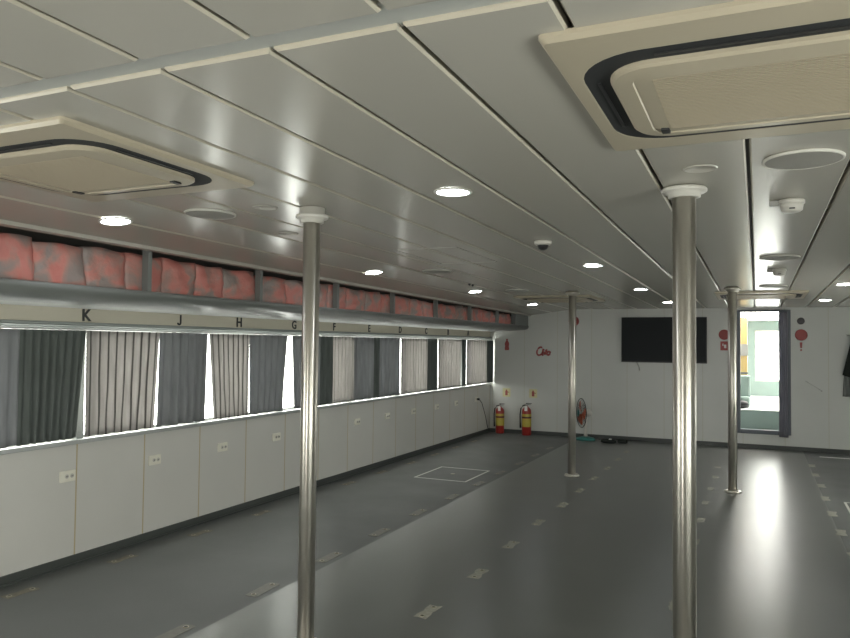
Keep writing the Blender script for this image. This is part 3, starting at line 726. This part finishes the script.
# extinguishers
src = None
for x, y, s, lab in ((-4.075, 12.17, .94, 'red fire extinguisher with black hose in the left back corner'), (-3.585, 12.13, 1.0, 'red fire extinguisher standing right of the other one')):
    if src is None:
        r = empty('fire_extinguisher', (0, 0, 0)); R = .078
        m = MB(); m.lathe([(R*.92, 0), (R, .012), (R, .40), (R*.92, .435), (R*.66, .462), (R*.34, .478), (R*.30, .50)], n=32); m.build('cylinder', M['red'], r)
        m = MB(); m.lathe([(R+.0012, .145), (R+.0012, .285)], n=32, cap=False); m.build('label_band', M['yellow'], r)
        m = MB(); m.lathe([(R+.0012, .318), (R+.0012, .362)], n=32, cap=False); m.build('label_band', M['yellow'], r)
        m = MB(); m.lathe([(R+.004, .293), (R+.004, .312)], n=32, cap=False); m.build('strap', M['black'], r)
        m = MB(); m.lathe([(.022, .495), (.022, .525), (.015, .535)], n=16); m.build('valve', M['grey'], r)
        m = MB(); m.box(-.01, .085, -.010, .010, .535, .545); m.box(0, .07, -.009, .009, .515, .522); m.build('handle', M['black'], r)
        m = MB(); m.tube([(-.02, 0, .51), (-.06, -.01, .50), (-.095, -.02, .45), (-.108, -.02, .35), (-.106, -.02, .22), (-.10, -.02, .12)], [.011]*5+[.016], 10); m.build('hose', M['black'], r)
        m = MB(); m.box(-.012, .038, -.085, -.082, .415, .50); m.build('tag', M['paper'], r)
        src = r
    else: r = copy_tree(src)
    r.location = (x, y, 0); r.scale = (s, s, s); tag(r, lab, 'fire extinguisher', 'fire extinguishers')

# desk fan
e = empty('electric_fan', (-2.545, 11.98, 0)); tag(e, 'electric fan with teal base and orange blades behind the far pole', 'fan')
m = MB(); m.lathe([(.155, 0), (.158, .018), (.14, .038), (.07, .055), (.04, .062)], n=36, sy=.75); m.build('fan_base', M['teal'], e)
m = MB(); m.lathe([(.034, .055), (.026, .12), (.022, .34), (.03, .36)], n=20); m.build('fan_post', M['white'], e)
H = empty('fan_head', (0, 0, .44)); H.parent = e; H.rotation_euler = (0, 0, math.radians(-58))
m = MB(); m.lathe([(.02, -.10), (.05, -.085), (.058, -.03), (.05, .01), (.03, .02)], n=24, axis='y'); m.build('motor', M['white'], H)
m = MB(); rr = .235
def circ(r, yy, n=40): return [(r*math.cos(2*PI*k/n), yy, r*math.sin(2*PI*k/n)) for k in range(n+1)]
m.tube(circ(rr, -.075), .006, 6); m.tube(circ(rr*.55, -.115), .002, 5); m.tube(circ(rr*.55, -.035), .002, 5)
for k in range(36):
    a = 2*PI*k/36; c, s = math.cos(a), math.sin(a)
    m.tube([(.05*c, -.125, .05*s), (rr*.6*c, -.115, rr*.6*s), (rr*c, -.075, rr*s), (rr*.6*c, -.035, rr*.6*s), (.05*c, -.025, .05*s)], .0014, 4)
m.build('cage', M['black'], H)
m = MB(); m.lathe([(.05, .125), (.055, .13), (.04, .138), (.002, .14)], n=24, axis='y'); m.build('badge', M['teal'], H)
for k in range(3):
    m = MB(); vs_ = []
    for i in range(9):
        for j in range(7):
            rad = .03+.165*i/8; an = 2*PI*k/3+(-.5+j/6)*(1.25-.4*abs(i/8-.5)); vs_.append((rad*math.cos(an), -.075+.03*(j/6-.5), rad*math.sin(an)))
    m.add(vs_, [(i*7+j, i*7+j+1, (i+1)*7+j+1, (i+1)*7+j) for i in range(8) for j in range(6)], 0, True)
    o = m.build('blade', M['orange'], H); o.modifiers.new('thick', 'SOLIDIFY').thickness = .003
m = MB(); m.tube([(-2.36, 12.10, .008), (-2.25, 12.20, .012), (-2.0, 12.24, .008), (-1.7, 12.24, .008)], .005)
tag(m.build('fan_cord', M['black']), 'thin black cord on the floor behind the fan', 'cord')
# dark bundles on the floor
e = empty('floor_bundle', (-2.15, 11.82, 0)); tag(e, 'flat dark bundle with a pale spot on the floor beside the fan', 'bundle')
m = MB(); m.lathe([(.09, 0), (.125, .012), (.12, .04), (.06, .055), (.01, .056)], n=28, sy=.62); m.build('bundle_cloth', M['jacket'], e)
m = MB(); m.lathe([(.026, .053), (.02, .068), (.002, .072)], (.03, -.01, 0), 14); m.build('pale_knob', M['paper'], e)
m = MB(); m.prism(rrect(-.07, .07, -.06, .06, .03, 5), 2, 0, .05)
tag(m.build('floor_bundle', M['jacket'], loc=(-1.945, 11.90, 0), bevel=.012), 'smaller dark bundle right of the flat one beside the fan', 'bundle')

# dark cloths hanging at the right
def hang(name, pts_top, pts_bot, y, material, label, cat):
    m = MB(); NU, NV = 36, 14; vs_ = []
    for j in range(NV+1):
        for i in range(NU+1):
            u, v = i/NU, j/NV
            x = (pts_top[0][0]*(1-u)+pts_top[1][0]*u)*(1-v)+(pts_bot[0][0]*(1-u)+pts_bot[1][0]*u)*v
            z = (pts_top[0][1]*(1-u)+pts_top[1][1]*u)*(1-v)+(pts_bot[0][1]*(1-u)+pts_bot[1][1]*u)*v
            vs_.append((x, y+.018*math.sin(u*5*2*PI+.6*v), z))
    m.add(vs_, [(j*(NU+1)+i, j*(NU+1)+i+1, (j+1)*(NU+1)+i+1, (j+1)*(NU+1)+i) for j in range(NV) for i in range(NU)], 0, True)
    o = m.build(name, material); o.modifiers.new('thick', 'SOLIDIFY').thickness = .006
    tag(o, label, cat)
hang('hanging_jacket', ((1.255, 1.72), (1.50, 1.72)), ((1.13, 1.15), (1.62, .98)), YB-.085, M['jacket'], 'dark cloth hanging on the back wall at the right edge', 'cloth')
hang('hanging_towel', ((1.16, 1.25), (1.50, 1.25)), ((1.135, .835), (1.52, .83)), YB-.03, M['towel'], 'grey cloth hanging below the dark one at the right edge', 'cloth')
m = MB(); m.box(1.2, 1.55, YB-.10, YB, 1.715, 1.735); m.box(1.36, 1.39, YB-.10, YB-.09, 1.735, 1.76)
tag(m.build('coat_peg', M['grey']), 'coat rail holding the dark cloth at the right edge', 'coat rail')
